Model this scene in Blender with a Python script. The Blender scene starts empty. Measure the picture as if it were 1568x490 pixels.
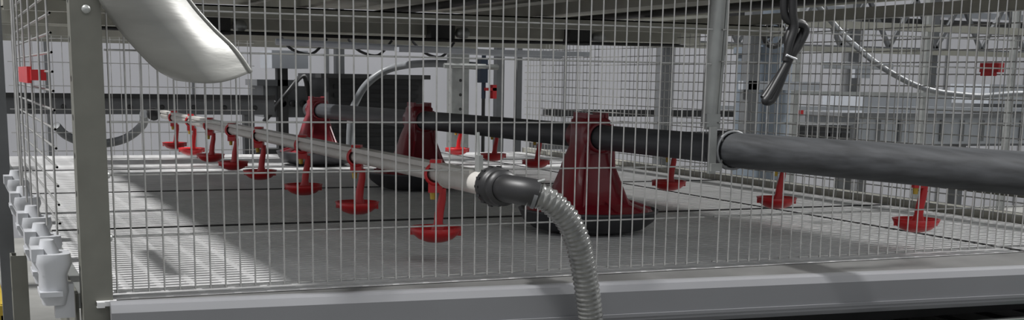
import bpy, math, random
from mathutils import Matrix, Vector
random.seed(4)
S=bpy.context.scene
# ---------------------------------------------------------------- materials
def mat(name,col,rough=.5,metal=0.,var=.12,scale=12,bump=.0,trans=0.,alpha=1.,emit=None,stretch=None,coat=0):
    m=bpy.data.materials.new(name);m.use_nodes=True;nt=m.node_tree;N=nt.nodes;L=nt.links
    b=N['Principled BSDF'];b.inputs['Roughness'].default_value=rough;b.inputs['Metallic'].default_value=metal
    b.inputs['Transmission Weight'].default_value=trans;b.inputs['Alpha'].default_value=alpha
    b.inputs['Coat Weight'].default_value=coat
    tc=N.new('ShaderNodeTexCoord');mp=N.new('ShaderNodeMapping');L.new(tc.outputs['Object'],mp.inputs[0])
    if stretch: mp.inputs['Scale'].default_value=stretch
    nz=N.new('ShaderNodeTexNoise');nz.inputs['Scale'].default_value=scale;nz.inputs['Detail'].default_value=5
    L.new(mp.outputs[0],nz.inputs['Vector'])
    r=N.new('ShaderNodeValToRGB');L.new(nz.outputs[0],r.inputs[0])
    r.color_ramp.elements[0].position=.3;r.color_ramp.elements[1].position=.7
    r.color_ramp.elements[0].color=tuple(max(0,c*(1-var)) for c in col)+(1,)
    r.color_ramp.elements[1].color=tuple(min(1,c*(1+var)) for c in col)+(1,)
    L.new(r.outputs[0],b.inputs['Base Color'])
    if bump:
        bp=N.new('ShaderNodeBump');bp.inputs['Strength'].default_value=bump;bp.inputs['Distance'].default_value=.01
        L.new(nz.outputs[0],bp.inputs['Height']);L.new(bp.outputs[0],b.inputs['Normal'])
    return m
M={}
M['wire']=mat('galvanised_wire',(.40,.40,.39),.4,.55,.15,60)
M['post']=mat('painted_post',(.16,.16,.138),.5,.2,.08,25)
M['galv']=mat('galvanised_sheet',(.34,.35,.34),.4,.6,.15,18)
M['olive']=mat('olive_steel',(.34,.335,.29),.5,.15,.15,10)
M['dark']=mat('dark_steel',(.045,.045,.045),.5,.3,.3,8)
M['slat']=mat('floor_slat',(.60,.60,.60),.55,0,.10,6)
M['belt']=mat('belt_dark',(.04,.04,.04),.7,0,.2,8)
M['chan']=mat('channel_grey',(.085,.085,.083),.6,.1,.25,9)
M['sill']=mat('sill_plastic',(.19,.193,.203),.38,0,.04,5,coat=.15)
M['pvc']=mat('white_pvc',(.50,.48,.45),.35,0,.06,20)
M['pipe']=mat('grey_pipe',(.050,.053,.059),.5,.0,.25,10,stretch=(12,.25,12))
M['pipe2']=mat('grey_pipe_worn',(.032,.034,.037),.6,.0,.45,7,stretch=(14,.3,14))
M['red']=mat('red_plastic',(.50,.011,.015),.38,0,.12,20,coat=.15)
M['dred']=mat('dark_red_plastic',(.20,.008,.017),.36,0,.2,12,coat=.3)
M['pan']=mat('pan_plastic',(.05,.05,.055),.45,0,.2,12)
M['black']=mat('black_rubber',(.012,.012,.013),.45,0,.3,20)
M['yellow']=mat('yellow_plastic',(.50,.35,.04),.45,0,.1,12)
M['white']=mat('white_plastic',(.46,.47,.49),.4,0,.05,12)
M['wall']=mat('wall_paint',(.60,.60,.635),.8,0,.03,1.5)
M['floorc']=mat('concrete',(.16,.16,.15),.7,0,.2,3,bump=.1)
M['chute']=mat('chute_metal',(.25,.25,.235),.42,.2,.25,5,bump=.3,coat=.2,stretch=(.6,1,3))
M['hose']=mat('hose_plastic',(.14,.142,.136),.22,.15,.3,60,coat=.8)
M['ghose']=mat('hose_grey',(.20,.21,.22),.4,0,.1,20)
M['blue']=mat('bluegrey_paint',(.17,.20,.235),.45,.2,.08,5)
M['lgrey']=mat('light_machine_paint',(.36,.38,.41),.45,.1,.08,5)
M['mgrey']=mat('mid_machine_paint',(.14,.145,.15),.5,.2,.15,8)
M['green']=mat('green_glow_paint',(.02,.25,.10),.4,0,.1,12)
M['vblue']=mat('valve_blue',(.025,.04,.07),.4,0,.1,12)
# ---------------------------------------------------------------- mesh builder
class MB:
    def __init__(s): s.v=[];s.f=[];s.mi=[];s.ms=[];s.sm=[]
    def m(s,k):
        if k not in s.ms: s.ms.append(k)
        return s.ms.index(k)
    def add(s,vs,fs,k,smooth=False):
        o=len(s.v);s.v+= [tuple(v) for v in vs];i=s.m(k)
        for f in fs: s.f.append(tuple(o+a for a in f));s.mi.append(i);s.sm.append(smooth)
    def box(s,a,b,k):
        x0,y0,z0=a;x1,y1,z1=b
        if x0>x1:x0,x1=x1,x0
        if y0>y1:y0,y1=y1,y0
        if z0>z1:z0,z1=z1,z0
        vs=[(x0,y0,z0),(x1,y0,z0),(x1,y1,z0),(x0,y1,z0),(x0,y0,z1),(x1,y0,z1),(x1,y1,z1),(x0,y1,z1)]
        s.add(vs,[(0,3,2,1),(4,5,6,7),(0,1,5,4),(1,2,6,5),(2,3,7,6),(3,0,4,7)],k)
    def bar(s,p,q,w,h,k):
        p=Vector(p);q=Vector(q);t=(q-p).normalized()
        up=Vector((0,0,1)) if abs(t.z)<.9 else Vector((0,1,0))
        a=t.cross(up).normalized()*w/2;b=a.cross(t).normalized()*h/2
        vs=[p-a-b,p+a-b,p+a+b,p-a+b,q-a-b,q+a-b,q+a+b,q-a+b]
        s.add(vs,[(0,3,2,1),(4,5,6,7),(0,1,5,4),(1,2,6,5),(2,3,7,6),(3,0,4,7)],k)
    def tube(s,pts,r,k,n=8,cap=True,smooth=True):
        pts=[Vector(p) for p in pts];R=r if isinstance(r,(list,tuple)) else [r]*len(pts)
        vs=[];fs=[];prev=None
        for i,p in enumerate(pts):
            if i==0:t=pts[1]-p
            elif i==len(pts)-1:t=p-pts[-2]
            else: t=(pts[i+1]-pts[i-1])
            t=t.normalized() if t.length>1e-9 else Vector((0,0,1))
            if prev is None:
                up=Vector((0,0,1)) if abs(t.z)<.9 else Vector((0,1,0))
                a=t.cross(up).normalized()
            else:
                a=(prev-t*prev.dot(t)).normalized()
            prev=a;b=t.cross(a)
            for j in range(n):
                th=2*math.pi*j/n;vs.append(p+(a*math.cos(th)+b*math.sin(th))*R[i])
        for i in range(len(pts)-1):
            for j in range(n):
                fs.append((i*n+j,i*n+(j+1)%n,(i+1)*n+(j+1)%n,(i+1)*n+j))
        s.add(vs,fs,k,smooth)
        if cap:
            s.add(vs[:n],[tuple(range(n))[::-1]],k);s.add(vs[-n:],[tuple(range(n))],k)
    def rev(s,c,prof,k,n=32,axis='z'):
        vs=[];fs=[]
        for r,h in prof:
            for j in range(n):
                th=2*math.pi*j/n;x,y=r*math.cos(th),r*math.sin(th)
                if axis=='z':v=(c[0]+x,c[1]+y,c[2]+h)
                elif axis=='y':v=(c[0]+x,c[1]+h,c[2]+y)
                else:v=(c[0]+h,c[1]+x,c[2]+y)
                vs.append(v)
        for i in range(len(prof)-1):
            for j in range(n): fs.append((i*n+j,i*n+(j+1)%n,(i+1)*n+(j+1)%n,(i+1)*n+j))
        s.add(vs,fs,k,True)
    def loft(s,secs,k,n=28,p=4,cap=True):
        vs=[];fs=[]
        for cx,cy,cz,hx,hy in secs:
            for j in range(n):
                th=2*math.pi*j/n;c=math.cos(th);q=math.sin(th)
                vs.append((cx+hx*math.copysign(abs(c)**(2/p),c),cy+hy*math.copysign(abs(q)**(2/p),q),cz))
        for i in range(len(secs)-1):
            for j in range(n): fs.append((i*n+j,i*n+(j+1)%n,(i+1)*n+(j+1)%n,(i+1)*n+j))
        s.add(vs,fs,k,True)
        if cap: s.add(vs[-n:],[tuple(range(n))],k)
    def obj(s,name,parent=None,loc=None):
        me=bpy.data.meshes.new(name);me.from_pydata(s.v,[],s.f)
        for k in s.ms: me.materials.append(M[k])
        for i,p in enumerate(me.polygons): p.material_index=s.mi[i];p.use_smooth=s.sm[i]
        me.update()
        o=bpy.data.objects.new(name,me);S.collection.objects.link(o)
        if parent:o.parent=parent
        if loc:o.location=loc
        return o
def empty(name):
    e=bpy.data.objects.new(name,None);S.collection.objects.link(e);return e
def spline(pts,n=10):
    pts=[Vector(p) for p in pts];P=[pts[0]]+pts+[pts[-1]];out=[]
    for i in range(1,len(P)-2):
        for j in range(n):
            t=j/n;a,b,c,d=P[i-1],P[i],P[i+1],P[i+2]
            out.append(.5*((2*b)+(c-a)*t+(2*a-5*b+4*c-d)*t*t+(-a+3*b-3*c+d)*t**3))
    out.append(pts[-1]);return out

# ================================================================ ROOM
b=MB();b.box((-7,-4,-1.05),(17,9.2,-1.0),'floorc');b.obj('floor')
b=MB();b.box((-7,9,-1.0),(17,9.15,3.2),'wall')
for x in [i*1.18-6.6 for i in range(20)]: b.box((x,8.985,-1.0),(x+.025,9.0,3.2),'mgrey')
b.obj('wall_back')
b=MB();b.box((-7.15,-4,-1.0),(-7,9.15,3.2),'wall');b.obj('wall_left')

# ================================================================ CAGE FLOOR
X0,X1,Y1=-.03,2.38,3.72
b=MB()
b.box((X0,-.03,-.05),(X1,Y1,-.045),'belt')
y=-.028
while y<Y1:
    b.box((X0,y,-.008),(X1,y+.017,0),'slat'); y+=.028
x=X0
while x<X1:
    b.box((x,-.03,-.010),(x+.012,Y1,-.0012),'slat'); x+=.056
for y in (.95,1.9,2.85): b.box((X0,y,-.02),(X1,y+.014,.002),'belt')
for x in (1.95,): b.box((x,-.03,-.02),(x+.006,Y1,.002),'belt')
b.obj('slatted_cage_floor')

# front sill
b=MB()
p=Vector((-.012,-.055,0));q=Vector((2.35,-.185,-.012))
prof=[(-.02,.002),(0.0,.003),(.012,0),(.018,-.012),(.018,-.066),(.010,-.075),(-.02,-.078)]
t=(q-p).normalized();nrm=Vector((t.y,-t.x,0)).normalized()
vs=[];n=len(prof)
for e in (p,q):
    for d,h in prof: vs.append(e+nrm*d+Vector((0,0,h)))
b.add(vs,[(i,i+1,n+i+1,n+i) for i in range(n-1)],'sill')
b.add(vs[:n],[tuple(range(n))],'sill')
b.bar(p+Vector((0,-.020,-.056)),q+Vector((0,-.020,-.056)),.004,.006,'sill')
b.obj('front_sill')
b=MB()
vs=[(.0,-.030,.002),(2.35,-.030,.002),(2.35,-.17,-.010),(.0,-.05,.0)]
b.add(vs,[(0,3,2,1)],'chan')
b.box((0,-.034,-.03),(2.35,-.030,.003),'chan')
b.obj('sill_channel')

# lower rails beneath sill
b=MB()
b.box((.05,-.02,-.13),(2.4,.03,-.09),'dark')
for i,(yy,zz) in enumerate([(-.16,-.115),(-.22,-.135),(-.3,-.15),(-.1,-.15)]):
    b.bar((.95,yy,zz),(2.6,yy-.02,zz-.005),.02,.010,'galv' if i%2==0 else 'mgrey')
for i in range(14): b.bar((1.0+i*.12,.3,-.16),(1.0+i*.12,-.35,-.16),.012,.01,'dark')
b.bar((1.75,-.19,-.122),(2.5,-.21,-.125),.006,.004,'green')  # green glow below the sill, put in as a coloured bar
b.box((.9,-.35,-.19),(2.7,.3,-.175),'dark')
b.obj('lower_conveyor_rails')

# ================================================================ WIRE PANELS
def panel(verts,hz,r=.00145,zt=.6,zb=.0,pf=None,hr=None,ext=None):
    b=MB()
    for u in verts: b.tube([pf(u,zb,-.0016),pf(u,zt,-.0016)],r,'wire',6,False)
    for z in hz: b.tube([pf(ext[0],z,.0014),pf(ext[1],z,.0014)],hr or r*1.2,'wire',6,False)
    return b
hz=[.011,.10,.199,.283,.395,.46,.52]
b=panel([.005+i*.025 for i in range(45)],hz,pf=lambda u,z,o:(u,o,z),ext=(0,1.118),zb=.008)
b.obj('front_wire_panel')
b=panel([1.150+i*.025 for i in range(50)],hz[:4]+[.40,.46],pf=lambda u,z,o:(u,o,z),ext=(1.14,2.39),zb=.008)
b.obj('front_wire_panel')
b=panel([.03+i*.036 for i in range(102)],[.02+i*.034 for i in range(17)],r=.0017,zt=.56,pf=lambda u,z,o:(2.395+o,u,z),ext=(.01,3.7))
b.obj('side_wire_partition')
b=panel([.05+i*.14 for i in range(9)],[.12+i*.030 for i in range(15)],r=.0018,zt=.55,zb=.1,pf=lambda u,z,o:(-.075+o-.02*math.sin(u*2.4),u,z),ext=(.035,1.25))
b.obj('side_wire_panel')
b=panel([.02+i*.04 for i in range(26)],[.02,.10,.2,.3,.4,.5],r=.0016,zt=.55,pf=lambda u,z,o:(u,3.73+o,z),ext=(.0,1.05))
b.obj('back_wire_panel')
b=MB();b.box((-.098,.20,.345),(-.074,.56,.363),'red');b.box((-.103,.23,.34),(-.096,.53,.368),'red');b.obj('red_panel_clip')

# ================================================================ POSTS
def cpost(b,x0,x1,y0,y1,z0,z1,k,holes=True):
    t=.003
    b.box((x0,y0,z0),(x1,y0+t,z1),k);b.box((x0,y0+t,z0),(x0+t,y1,z1),k);b.box((x1-t,y0+t,z0),(x1,y1,z1),k)
    b.box((x0+t,y1-t,z0),(x0+.4*(x1-x0),y1,z1),k)
    if holes:
        z=z0+.03
        while z<z1:
            b.rev((x0-.0005,(y0+y1)/2,z),[(0,0),(.005,0)],'black',10,'x')
            z+=.06
b=MB()
cpost(b,-.05,-.004,-.02,.03,-1.0,.8,'post')
for z in (-.1,.1,.2): b.rev((-.0035,-.01,z),[(0,.003),(.005,.003),(.006,0)],'galv',10,'x')
b.rev((-.026,-.021,.455),[(0,-.004),(.006,-.004),(.007,0)],'galv',12,'y')
b.obj('cage_front_post')
b=MB();b.tube([(1.128,.018,.275),(1.142,.018,.61)],.0155,'galv',16);b.tube([(1.147,.014,.30),(1.161,.014,.61)],.004,'galv',8);b.box((1.115,.003,.27),(1.146,.014,.30),'galv');b.obj('panel_corner_post')
b=MB();cpost(b,-.135,-.10,1.31,1.36,-1,.9,'mgrey');b.obj('cage_side_post')
b=MB();cpost(b,-.20,-.17,.95,1.0,-1,.0,'mgrey');b.obj('support_leg')
b=MB();cpost(b,-.135,-.105,.55,.60,-1,.0,'post');b.obj('support_leg')
b=MB();cpost(b,2.03,2.12,3.76,3.83,-1,.55,'galv')
for z in [i*.07 for i in range(-2,8)]: b.rev((2.075,3.7595,z),[(0,0),(.008,0)],'dark',10,'y')
b.tube([(1.98,3.74,.42),(2.2,3.74,.42)],.012,'galv')
b.obj('back_support_post')
b=MB();cpost(b,2.62,2.65,4.3,4.34,-1,.9,'mgrey',False);b.obj('rear_thin_post')
b=MB()
b.box((2.41,-.1,-.04),(2.45,3.75,.02),'olive');b.box((2.41,-.1,.10),(2.44,3.75,.125),'olive')
b.box((2.52,-.1,-.10),(2.56,3.75,-.03),'galv');b.box((2.46,-.1,.0),(2.54,3.75,.01),'dark')
b.box((2.56,-.1,.05),(2.6,3.75,.08),'post')
b.obj('side_rail')
b=MB();b.box((-.057,.035,-.10),(-.052,3.7,.004),'post');b.box((-.057,.035,-.105),(-.035,3.7,-.10),'post')
b.box((-.052,.035,-.02),(-.031,3.7,-.0),'galv')
b.obj('side_rail')

# ================================================================ UPPER TIER
b=MB()
b.box((-.05,.0,.615),(2.45,2.7,.625),'olive')
for yy,h in ((1.7,.03),(2.25,.045),(2.9,.03),(3.45,.05),(4.0,.035),(4.6,.05)):
    b.box((-.08,yy,.56-h),(2.5,yy+.006,.56),'olive');b.box((-.08,yy,.56-h-.004),(2.5,yy+.05,.56-h),'olive');b.box((-.08,yy,.556),(2.5,yy+.05,.56),'olive')
for xx in (-.06,.75,1.55,2.41): b.box((xx,.05,.565),(xx+.04,4.7,.60),'olive')
for xx in (.35,1.2,1.95): b.tube([(xx,.2,.585),(xx,4.6,.585)],.012,'dark')
b.box((-.08,3.1,.62),(2.5,3.4,.63),'mgrey');b.box((-.08,3.85,.60),(2.5,4.4,.61),'mgrey')
b.tube([(.2,2.2,.50),(1.4,2.1,.49),(2.4,2.2,.50)],.006,'black')
for xx in (.55,1.35,1.9): b.box((xx,2.2,.49),(xx+.09,2.26,.56),'dark');b.rev((xx+.12,2.2,.52),[(0,-.02),(.02,-.02),(.022,.02)],'galv',12,'y')
b.tube([(1.05,3.3,.50),(2.4,3.3,.47)],.014,'lgrey');b.box((1.5,3.0,.465),(2.4,3.06,.485),'lgrey')
for i in range(3): b.tube(spline([(1.1+i*.3,3.4,.52),(1.12+i*.3,3.3,.47),(1.22+i*.3,3.35,.455),(1.3+i*.3,3.4,.52)],5),.006,'black')
b.obj('upper_tier_frame')

# ================================================================ DRINKER LINES
def drinker_mesh():
    b=MB()
    b.rev((0,0,0),[(.0165,-.012),(.0225,-.012),(.0225,.012),(.0165,.012)],'red',20,'y')
    b.box((-.011,-.013,.016),(.011,.013,.028),'red')
    b.box((-.014,-.011,-.036),(.013,.011,-.017),'red')
    b.tube([(-.006,.0,-.03),(-.006,0,-.05)],[.007,.005],'yellow',10)
    secs=[(.014,0,-.028,.006,.009),(.012,0,-.05,.008,.008),(.007,0,-.075,.009,.008),(.005,0,-.095,.009,.009),(.004,0,-.112,.015,.012)]
    b.loft(secs,'red',16,3)
    b.rev((0,0,-.134),[(0,.0),(.018,.001),(.034,.007),(.046,.017),(.052,.030),(.048,.030),(.040,.018),(.028,.013),(.014,.014),(.010,.024),(0,.026)],'red',28)
    b.box((-.050,-.002,-.120),(.050,.002,-.106),'red')
    return b
def line(name,x,z,ys,y0,y1,big):
    e=empty(name)
    b=MB();b.tube([(x,y0,z),(x,y1,z)],.0145,'pvc',16)
    b.box((x-.0145,y0+.02,z+.012),(x+.0145,y1,z+.022),'pvc')
    if big:
        b.tube([(x,-.075,z),(x,.14,z)],.0205,'pvc',24)
        b.tube([(x,.14,z),(x,.145,z)],.023,'pvc',24)
        b.box((x-.004,-.02,z+.018),(x+.004,-.004,z+.05),'galv')
        b.tube([(x+.0,-.01,z+.04),(x,-.004,z+.09)],.003,'galv')
    b.obj('pipe',e)
    me=None
    for i,y in enumerate(ys):
        if me is None:
            o=drinker_mesh().obj('cup_1',e);me=o.data
        else:
            o=bpy.data.objects.new('cup_%d'%(i+1),me);S.collection.objects.link(o);o.parent=e
        o.location=(x,y,z);o.rotation_euler[2]=math.radians(-22+random.uniform(-8,8))
line('drinker_line',.633,.176,[.21,.74,1.24,1.77,2.18,2.59,2.99,3.41],-.02,3.70,True)
line('drinker_line',1.71,.176,[.07,.59,1.13,1.62,2.07,2.47,2.86],.005,3.70,False)

# ================================================================ HOSE + COUPLING
b=MB()
x,z=.635,.176
b.rev((x,-.07,z),[(.021,.01),(.031,.008),(.034,0),(.034,-.018),(.031,-.024),(.027,-.026),(.027,-.034),(.031,-.036),(.031,-.05),(.024,-.054)],'black',28,'y')
for i in range(14):
    a=2*math.pi*i/14;b.bar((x+.034*math.cos(a),-.072,z+.034*math.sin(a)),(x+.034*math.cos(a),-.086,z+.034*math.sin(a)),.004,.004,'black')
b.tube(spline([(x,-.11,z),(x+.004,-.14,z),(x+.022,-.165,z-.002),(x+.04,-.175,z-.006)],5),[.024]*16,'black',20)
b.obj('hose_coupling')
path=spline([(.66,-.168,.172),(.69,-.18,.160),(.720,-.185,.133),(.741,-.185,.10),(.758,-.18,.055),(.772,-.175,.0),(.785,-.17,-.07),(.79,-.17,-.2),(.79,-.17,-.5),(.79,-.17,-.99)],30)
b=MB()
L=[0]
for i in range(1,len(path)): L.append(L[-1]+(path[i]-path[i-1]).length)
N=int(L[-1]/.0022);pp=[];j=0
for i in range(N):
    s_=i*.0022
    while L[j+1]<s_: j+=1
    pp.append(path[j].lerp(path[j+1],(s_-L[j])/max(1e-9,L[j+1]-L[j])))
rr=[.0215+.0014*math.sin(i*2*math.pi/4.0) for i in range(N)]
b.tube(pp,rr,'hose',24)
b.tube([pp[4],pp[7]],.0245,'mgrey',20,True)
b.tube([pp[5]+Vector((0,-.01,.022)),pp[6]+Vector((.01,-.012,.026))],.003,'galv',8)
b.obj('corrugated_hose')

# ================================================================ FEED LINE
b=MB()
b.tube([(1.175,-.01,.230),(1.165,1.6,.226),(1.14,3.1,.222)],.029,'pipe',28)
b.tube([(1.175,.02,.230),(1.25,-.45,.230),(1.42,-1.5,.23)],.034,'pipe2',32)
b.tube([(1.175,.02,.230),(1.171,.045,.230)],.037,'pipe2',32)
b.obj('feed_pipe')
b=MB()
b.box((1.118,-.006,.185),(1.134,.0,.275),'galv');b.box((1.12,-.012,.19),(1.145,-.006,.205),'galv')
b.rev((1.174,0.0,.23),[(.035,-.006),(.039,-.006),(.039,.010),(.035,.010)],'mgrey',28,'y')
b.obj('pipe_bracket')

def feeder(cx,cy,pz):
    b=MB()
    b.rev((0,0,0),[(0,.004),(.105,.004),(.135,.012),(.158,.030),(.168,.052),(.170,.056),(.165,.058),(.150,.036),(.125,.02),(.0,.015)],'pan',48)
    b.rev((0,0,0),[(.158,.044),(.160,.050),(.148,.060),(.128,.066),(.105,.074)],'dred',48)
    b.loft([(0,0,.028,.115,.115),(0,0,.055,.110,.105),(-.004,0,.075,.090,.085),(-.006,0,.10,.074,.070),(-.006,0,.14,.060,.056),(-.004,0,.18,.050,.046),(0,0,.205,.042,.043),(0,0,pz+.015,.038,.045),(0,0,pz+.038,.037,.046),(0,0,pz+.044,.030,.040)],'dred',40,5)
    for sx in (-1,1):
        b.bar((sx*.030,-.052,pz+.03),(sx*.034,-.060,.16),.006,.008,'dred');b.bar((sx*.034,-.058,.16),(sx*.06,-.100,.06),.006,.008,'dred')
    b.box((-.034,-.053,pz-.038),(.034,-.045,pz-.030),'dred')
    for a in range(12):
        t=2*math.pi*a/12;c,s_=math.cos(t),math.sin(t)
        b.bar((.09*c,.09*s_,.078),(.150*c,.150*s_,.060),.004,.006,'dred')
    b.rev((0,0,pz),[(.030,-.062),(.037,-.062),(.037,.062),(.030,.062)],'dred',28,'y')
    b.box((-.024,-.03,pz+.04),(.024,.03,pz+.052),'dred');b.box((-.030,-.034,pz+.034),(-.022,.034,pz+.056),'dred');b.box((.022,-.034,pz+.034),(.030,.034,pz+.056),'dred')
    o=b.obj('poultry_feeder',loc=(cx,cy,0));o.rotation_euler[2]=math.radians(-1)
feeder(1.170,.60,.229);feeder(1.163,1.80,.225);feeder(1.142,2.98,.222)

# ================================================================ CHUTE top-left
A=spline([(-.048,0,.612),(-.024,0,.52),(-.008,0,.470),(.018,0,.428),(.046,0,.394),(.074,0,.366),(.104,0,.350)],4)
C_=spline([(.03,0,.612),(.088,0,.54),(.126,0,.475),(.162,0,.433),(.192,0,.405),(.209,0,.384),(.222,0,.364)],4)
b=MB();vs=[];K=28
for i,(a,c) in enumerate(zip(A,C_)):
    v=i/(len(A)-1)
    for j in range(K+1):
        u=j/K
        x=a.x*(1-u)+c.x*u;z=a.z*(1-u)+c.z*u
        f_=math.sin(math.pi*u**.8)
        y=-.035-.045*f_*(1-.25*v)-.004*math.sin(v*7+u*5)*f_
        z-=.010*math.sin(math.pi*u)*v**5
        vs.append((x,y,z))
fs=[(i*(K+1)+j,i*(K+1)+j+1,(i+1)*(K+1)+j+1,(i+1)*(K+1)+j) for i in range(len(A)-1) for j in range(K)]
b.add(vs,fs,'chute',True)
rim=[(c.x,-.036,c.z) for c in C_];b.tube(rim,.003,'chute',8)
b.box((-.02,-.09,.606),(.01,.04,.613),'chute')
o=b.obj('metal_chute')
m=o.modifiers.new('sol','SOLIDIFY');m.thickness=.002;m.offset=0

# ================================================================ BLACK CABLE
b=MB();yc=-.1
def cz(px,py,dy=0):
    return (1.224+(px-1190)*.00150,yc+dy,.36+(128-py)*.00126)
b.tube(spline([cz(1188,-80),cz(1190,-40),cz(1192,20),cz(1196,45),cz(1190,70),cz(1186,95)],8),.008,'black',10)
b.tube(spline([cz(1186,-80,.01),cz(1184,-30,.01),cz(1186,30,.01),cz(1212,44),cz(1206,68),cz(1192,90),cz(1178,118),cz(1163,146),cz(1158,154),cz(1168,152),cz(1178,130),cz(1190,95),cz(1200,70),cz(1216,44,.01),cz(1204,38,.012),cz(1192,60,.01),cz(1188,95),cz(1176,125,.01),cz(1160,150,.01)],8),.0075,'black',10)
b.tube([cz(1183,86,-.006),cz(1199,92,-.006)],.0025,'white',6)
b.tube([cz(1187,-80,.0),(1.224,.0,.611)],.007,'black',8)
b.obj('hanging_cable')

# ================================================================ WHITE SIDE CLIPS + YELLOW CRATE
def clip(y,x=-.09,z=.055):
    b=MB()
    b.loft([(0,0,-.05,.016,.018),(0,0,-.03,.02,.024),(0,0,-.005,.019,.024),(0,0,.012,.026,.032),(0,0,.026,.024,.030)],'white',20,3.2)
    b.box((0,-.012,-.07),(.026,.012,-.02),'white');b.box((-.028,-.022,.016),(-.012,.022,.034),'white')
    b.loft([(-.004,0,.022,.016,.02),(-.006,0,.045,.009,.012)],'white',14,2.5)
    b.box((-.02,-.03,-.035),(.01,.03,-.028),'white')
    o=b.obj('white_side_bracket',loc=(x,y,z));o.scale=(1.15,1.15,1.1)
for y in (.03,.22,.46,.78,1.12): clip(y,z=.045+.03*y)
b=MB()
t=.012
x0,x1,y0,y1,z0,z1=-.45,-.115,1.9,2.5,-1.0,-.33
b.box((x0,y0,z0),(x1,y0+t,z1),'yellow');b.box((x0,y1-t,z0),(x1,y1,z1),'yellow');b.box((x0,y0,z0),(x0+t,y1,z1),'yellow');b.box((x1-t,y0,z0),(x1,y1,z1),'yellow');b.box((x0,y0,z0),(x1,y1,z0+t),'yellow')
b.box((x0-.015,y0-.015,z1-.03),(x1+.015,y0,z1),'yellow')
b.obj('yellow_crate')
b=MB()
b.box((-.62,2.75,-1),(-.12,3.2,.02),'dark');b.box((-.62,2.74,.02),(-.10,3.2,.05),'mgrey');b.box((-.56,2.8,.05),(-.15,3.1,.32),'mgrey')
for i in range(5): b.box((-.6,2.735,-.5+i*.1),(-.14,2.75,-.46+i*.1),'mgrey')
b.box((-.2,2.8,.32),(-.14,2.86,1.0),'dark');b.tube([(-.5,2.78,.2),(-.1,2.78,.2)],.015,'dark')
b.obj('side_equipment_cabinet')

# ================================================================ BACKGROUND
b=MB();b.box((-1.5,4.2,.165),(1.25,4.28,.255),'mgrey');b.box((-1.5,4.18,.24),(1.25,4.2,.262),'dark')
for x in (-1.2,-.4,.3,1.1): b.box((x,4.21,-1),(x+.05,4.27,.165),'mgrey')
for i in range(18): b.rev((-1.4+i*.15,4.19,.20),[(0,-.004),(.012,-.004),(.012,0)],'dark',10,'y')
b.obj('rear_conveyor_beam')
b=MB()
b.box((-2,6.4,.70),(3.6,6.5,.80),'mgrey');b.box((-2,6.3,.86),(3.6,6.4,.9),'dark')
for x in (-1.5,.55,2.2,3.4): b.box((x,6.42,-1),(x+.06,6.48,1.4),'mgrey')
b.obj('rear_frame')
b=MB()
b.box((1.75,5.0,-.10),(2.32,5.5,.36),'dark')
for i in range(8): b.box((1.78,4.985,-.06+i*.05),(2.29,5.0,-.035+i*.05),'black')
b.box((1.70,4.97,.35),(2.36,5.5,.375),'dark');b.box((1.7,4.97,-.12),(2.36,5.5,-.1),'mgrey')
for x in (1.72,2.28): b.box((x,5.0,-1),(x+.05,5.06,-.1),'mgrey')
b.obj('black_ventilation_unit')
b=MB()
b.box((1.42,5.2,.12),(1.68,5.6,.30),'mgrey');b.box((1.38,5.18,.30),(1.62,5.5,.335),'mgrey');b.box((1.45,5.1,.40),(1.66,5.4,.50),'lgrey')
b.box((1.5,5.18,-1),(1.56,5.24,.5),'dark');b.box((1.36,5.15,-.1),(1.68,5.3,-.06),'dark')
for i in range(4): b.rev((1.47+i*.06,5.19,.2),[(0,-.01),(.02,-.01),(.02,0)],'black',12,'y')
b.tube(spline([(1.4,5.1,.1),(1.5,5.0,.25),(1.62,5.05,.36),(1.66,5.1,.2)],6),.014,'black')
b.obj('gear_motor_unit')
b=MB();b.tube(spline([(1.76,4.62,-1.0),(1.76,4.62,-.3),(1.76,4.6,.10),(1.80,4.6,.24),(1.86,4.55,.34),(1.97,4.5,.41),(2.1,4.3,.435),(2.3,4.1,.425)],8),.02,'ghose',14);b.obj('grey_flexible_hose')
b=MB();b.tube(spline([(.56,3.78,.18),(.57,3.95,.12),(.5,4.1,.05),(.36,4.1,.03),(.25,4.05,.07),(.2,4.0,.12)],8),.02,'ghose',14)
b.rev((.6,3.77,.18),[(0,-.03),(.025,-.03),(.03,0),(.025,.03),(0,.03)],'black',16,'y');b.obj('rear_water_hose')
b=MB()
b.box((2.26,3.95,.34),(2.30,4.0,.46),'vblue');b.tube([(2.285,3.97,.26),(2.285,3.97,.48)],.012,'vblue');b.tube([(2.20,3.96,.42),(2.36,3.96,.42)],.014,'galv')
b.box((2.32,3.93,.26),(2.342,3.98,.33),'red');b.box((2.28,3.93,.30),(2.342,3.95,.315),'red')
b.tube([(2.285,3.97,-1),(2.285,3.97,.27)],.010,'dark')
b.obj('water_valve')
b=MB()
b.tube([(3.40,3.1,-1),(3.40,3.1,.50)],.135,'blue',32);b.tube([(3.40,3.1,.50),(3.40,3.1,.53)],.15,'blue',32)
b.tube([(3.40,3.1,.53),(3.40,3.1,1.3)],.09,'blue',24);b.box((3.17,2.93,.33),(3.62,2.97,.37),'lgrey')
b.box((3.2,2.93,.05),(3.26,2.99,.75),'mgrey')
ring=[(3.20+.055*math.cos(a),2.75,.58+.055*math.sin(a)) for a in [i*math.pi/12 for i in range(25)]]
b.tube(ring,.012,'black',8,False)
for a in range(3): b.tube([(3.20,2.75,.58),(3.20+.055*math.cos(a*2.09),2.75,.58+.055*math.sin(a*2.09))],.007,'black',6)
b.tube([(3.20,2.75,.58),(3.34,3.05,.58)],.015,'black')
b.obj('bluegrey_column')
b=MB()
b.box((5.5,5.0,-.05),(8.2,5.7,.14),'lgrey');b.box((5.35,4.95,.14),(8.2,5.75,.17),'mgrey');b.box((5.6,5.05,.17),(6.4,5.5,.30),'lgrey')
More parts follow.
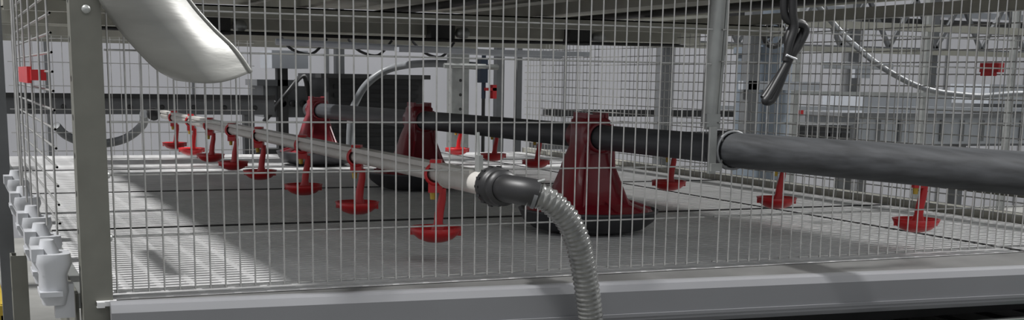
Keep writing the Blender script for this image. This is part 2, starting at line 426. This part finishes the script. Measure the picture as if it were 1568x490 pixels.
b.box((6.6,5.05,.17),(8.0,5.5,.24),'mgrey');b.box((6.7,5.0,.24),(7.4,5.4,.38),'lgrey')
for i in range(14): b.box((5.5+i*.19,4.985,-.03),(5.53+i*.19,5.0,.12),'mgrey')
for x in (5.6,6.5,7.4,8.1): b.box((x,5.05,-1),(x+.07,5.12,-.05),'mgrey')
b.box((5.35,4.9,-.2),(8.2,4.95,-.12),'olive')
b.obj('packing_conveyor_machine')
b=MB()
b.box((4.75,4.7,-.05),(5.25,5.2,.10),'mgrey')
for i in range(5):
    for j in range(3): b.box((4.78+i*.09,4.68,-.03+j*.045),(4.85+i*.09,4.7,.0+j*.045),'black')
b.box((4.7,4.69,.12),(4.85,4.7,.20),'white');b.box((4.72,4.685,.16),(4.83,4.69,.195),'red');b.box((4.74,4.7,.10),(4.76,4.72,.2),'mgrey')
for x in (4.78,5.2): b.box((x,4.75,-1),(x+.05,4.8,-.05),'mgrey')
b.obj('control_box')
b=MB()
b.box((3.7,6.2,.80),(10.5,6.3,.90),'dark');b.box((3.7,6.0,.62),(10.5,6.06,.66),'mgrey');b.box((3.7,5.6,1.02),(10.5,5.7,1.10),'olive');b.box((3.7,6.6,.95),(10.5,6.66,1.0),'lgrey')
for i in range(14):
    x=3.8+i*.48;b.bar((x,6.1,.66),(x+.24,6.1,1.05),.03,.03,'mgrey');b.bar((x+.24,6.1,1.05),(x+.48,6.1,.66),.03,.03,'mgrey')
for x in (4.6,6.3,7.1,8.7): b.box((x,6.1,-1),(x+.09,6.2,1.6),'mgrey')
b.box((3.7,6.2,.1),(10.5,6.26,.15),'dark');b.box((3.7,6.4,-.15),(10.5,6.5,-.02),'mgrey')
b.obj('rear_steel_truss')
b=MB()
for yy,zz,h,k in ((3.9,.30,.02,'galv'),(4.1,.55,.03,'olive'),(3.9,.68,.04,'olive'),(4.4,.2,.025,'lgrey')):
    b.box((3.9 if zz<.5 else 2.7,yy,zz),(7.5,yy+.04,zz+h),k)
for x in (4.25,5.2,5.9): b.box((x,4.0,-1),(x+.035,4.04,1.1),'galv')
b.box((4.65,3.95,.40),(4.75,4.0,.46),'lgrey');b.tube([(4.4,3.95,.47),(4.9,3.95,.47)],.02,'lgrey')
b.obj('neighbour_cage_frame')
b=MB();b.tube(spline([(2.62,1.95,1.0),(2.75,1.92,.72),(2.88,1.9,.58),(2.95,1.85,.5),(3.05,1.8,.42),(3.25,1.8,.35),(3.5,1.8,.325),(3.9,1.8,.31),(4.3,1.9,.0),(4.4,2.0,-1)],8),.011,'ghose',10);b.obj('clear_air_hose')
b=MB();b.box((2.385,.55,.40),(2.405,.62,.425),'red');b.box((2.38,.56,.39),(2.39,.61,.40),'red');b.obj('red_panel_clip')

# ================================================================ LIGHTS
w=bpy.data.worlds.new('world');S.world=w;w.use_nodes=True
bg=w.node_tree.nodes['Background'];bg.inputs[0].default_value=(.94,.97,1,1);bg.inputs[1].default_value=.39
def sun(name,d,e,ang,col=(1,.99,.98)):
    l=bpy.data.lights.new(name,'SUN');l.energy=e;l.angle=math.radians(ang);l.color=col
    o=bpy.data.objects.new(name,l);S.collection.objects.link(o);o.rotation_euler=Vector(d).to_track_quat('-Z','Y').to_euler()
sun('sun_left',(.62,.02,-1),4.3,4)
sun('sun_right',(-1.3,.05,-1),3.0,5)
def area(name,loc,tgt,sx,sy,e):
    l=bpy.data.lights.new(name,'AREA');l.shape='RECTANGLE';l.size=sx;l.size_y=sy;l.energy=e
    o=bpy.data.objects.new(name,l);S.collection.objects.link(o);o.location=loc;o.rotation_euler=(Vector(tgt)-Vector(loc)).to_track_quat('-Z','Y').to_euler()
area('area_light_back',(4,6.5,3.1),(4,9,.5),10,.5,45)  # unseen area lamp aimed at the back wall
area('area_light_front',(.5,-2.6,2.6),(1,0,0),4,.5,18)  # unseen area lamp behind the camera, aimed at the cage front
# ================================================================ CAMERA
phi=math.radians(23.9);th=math.radians(10.5);roll=.0165
R=Matrix.Rotation(-phi,3,'Z')@Matrix.Rotation(math.pi/2-th,3,'X')@Matrix.Rotation(roll,3,'Z')
cd=bpy.data.cameras.new('camera');cam=bpy.data.objects.new('camera',cd);S.collection.objects.link(cam)
cam.matrix_world=Matrix.Translation((-.221,-2.094,.36))@R.to_4x4()
cd.sensor_width=36;cd.lens=1919/1568*36;cd.shift_y=232/1568;cd.clip_start=.05
S.camera=cam
S.view_settings.view_transform='Standard'
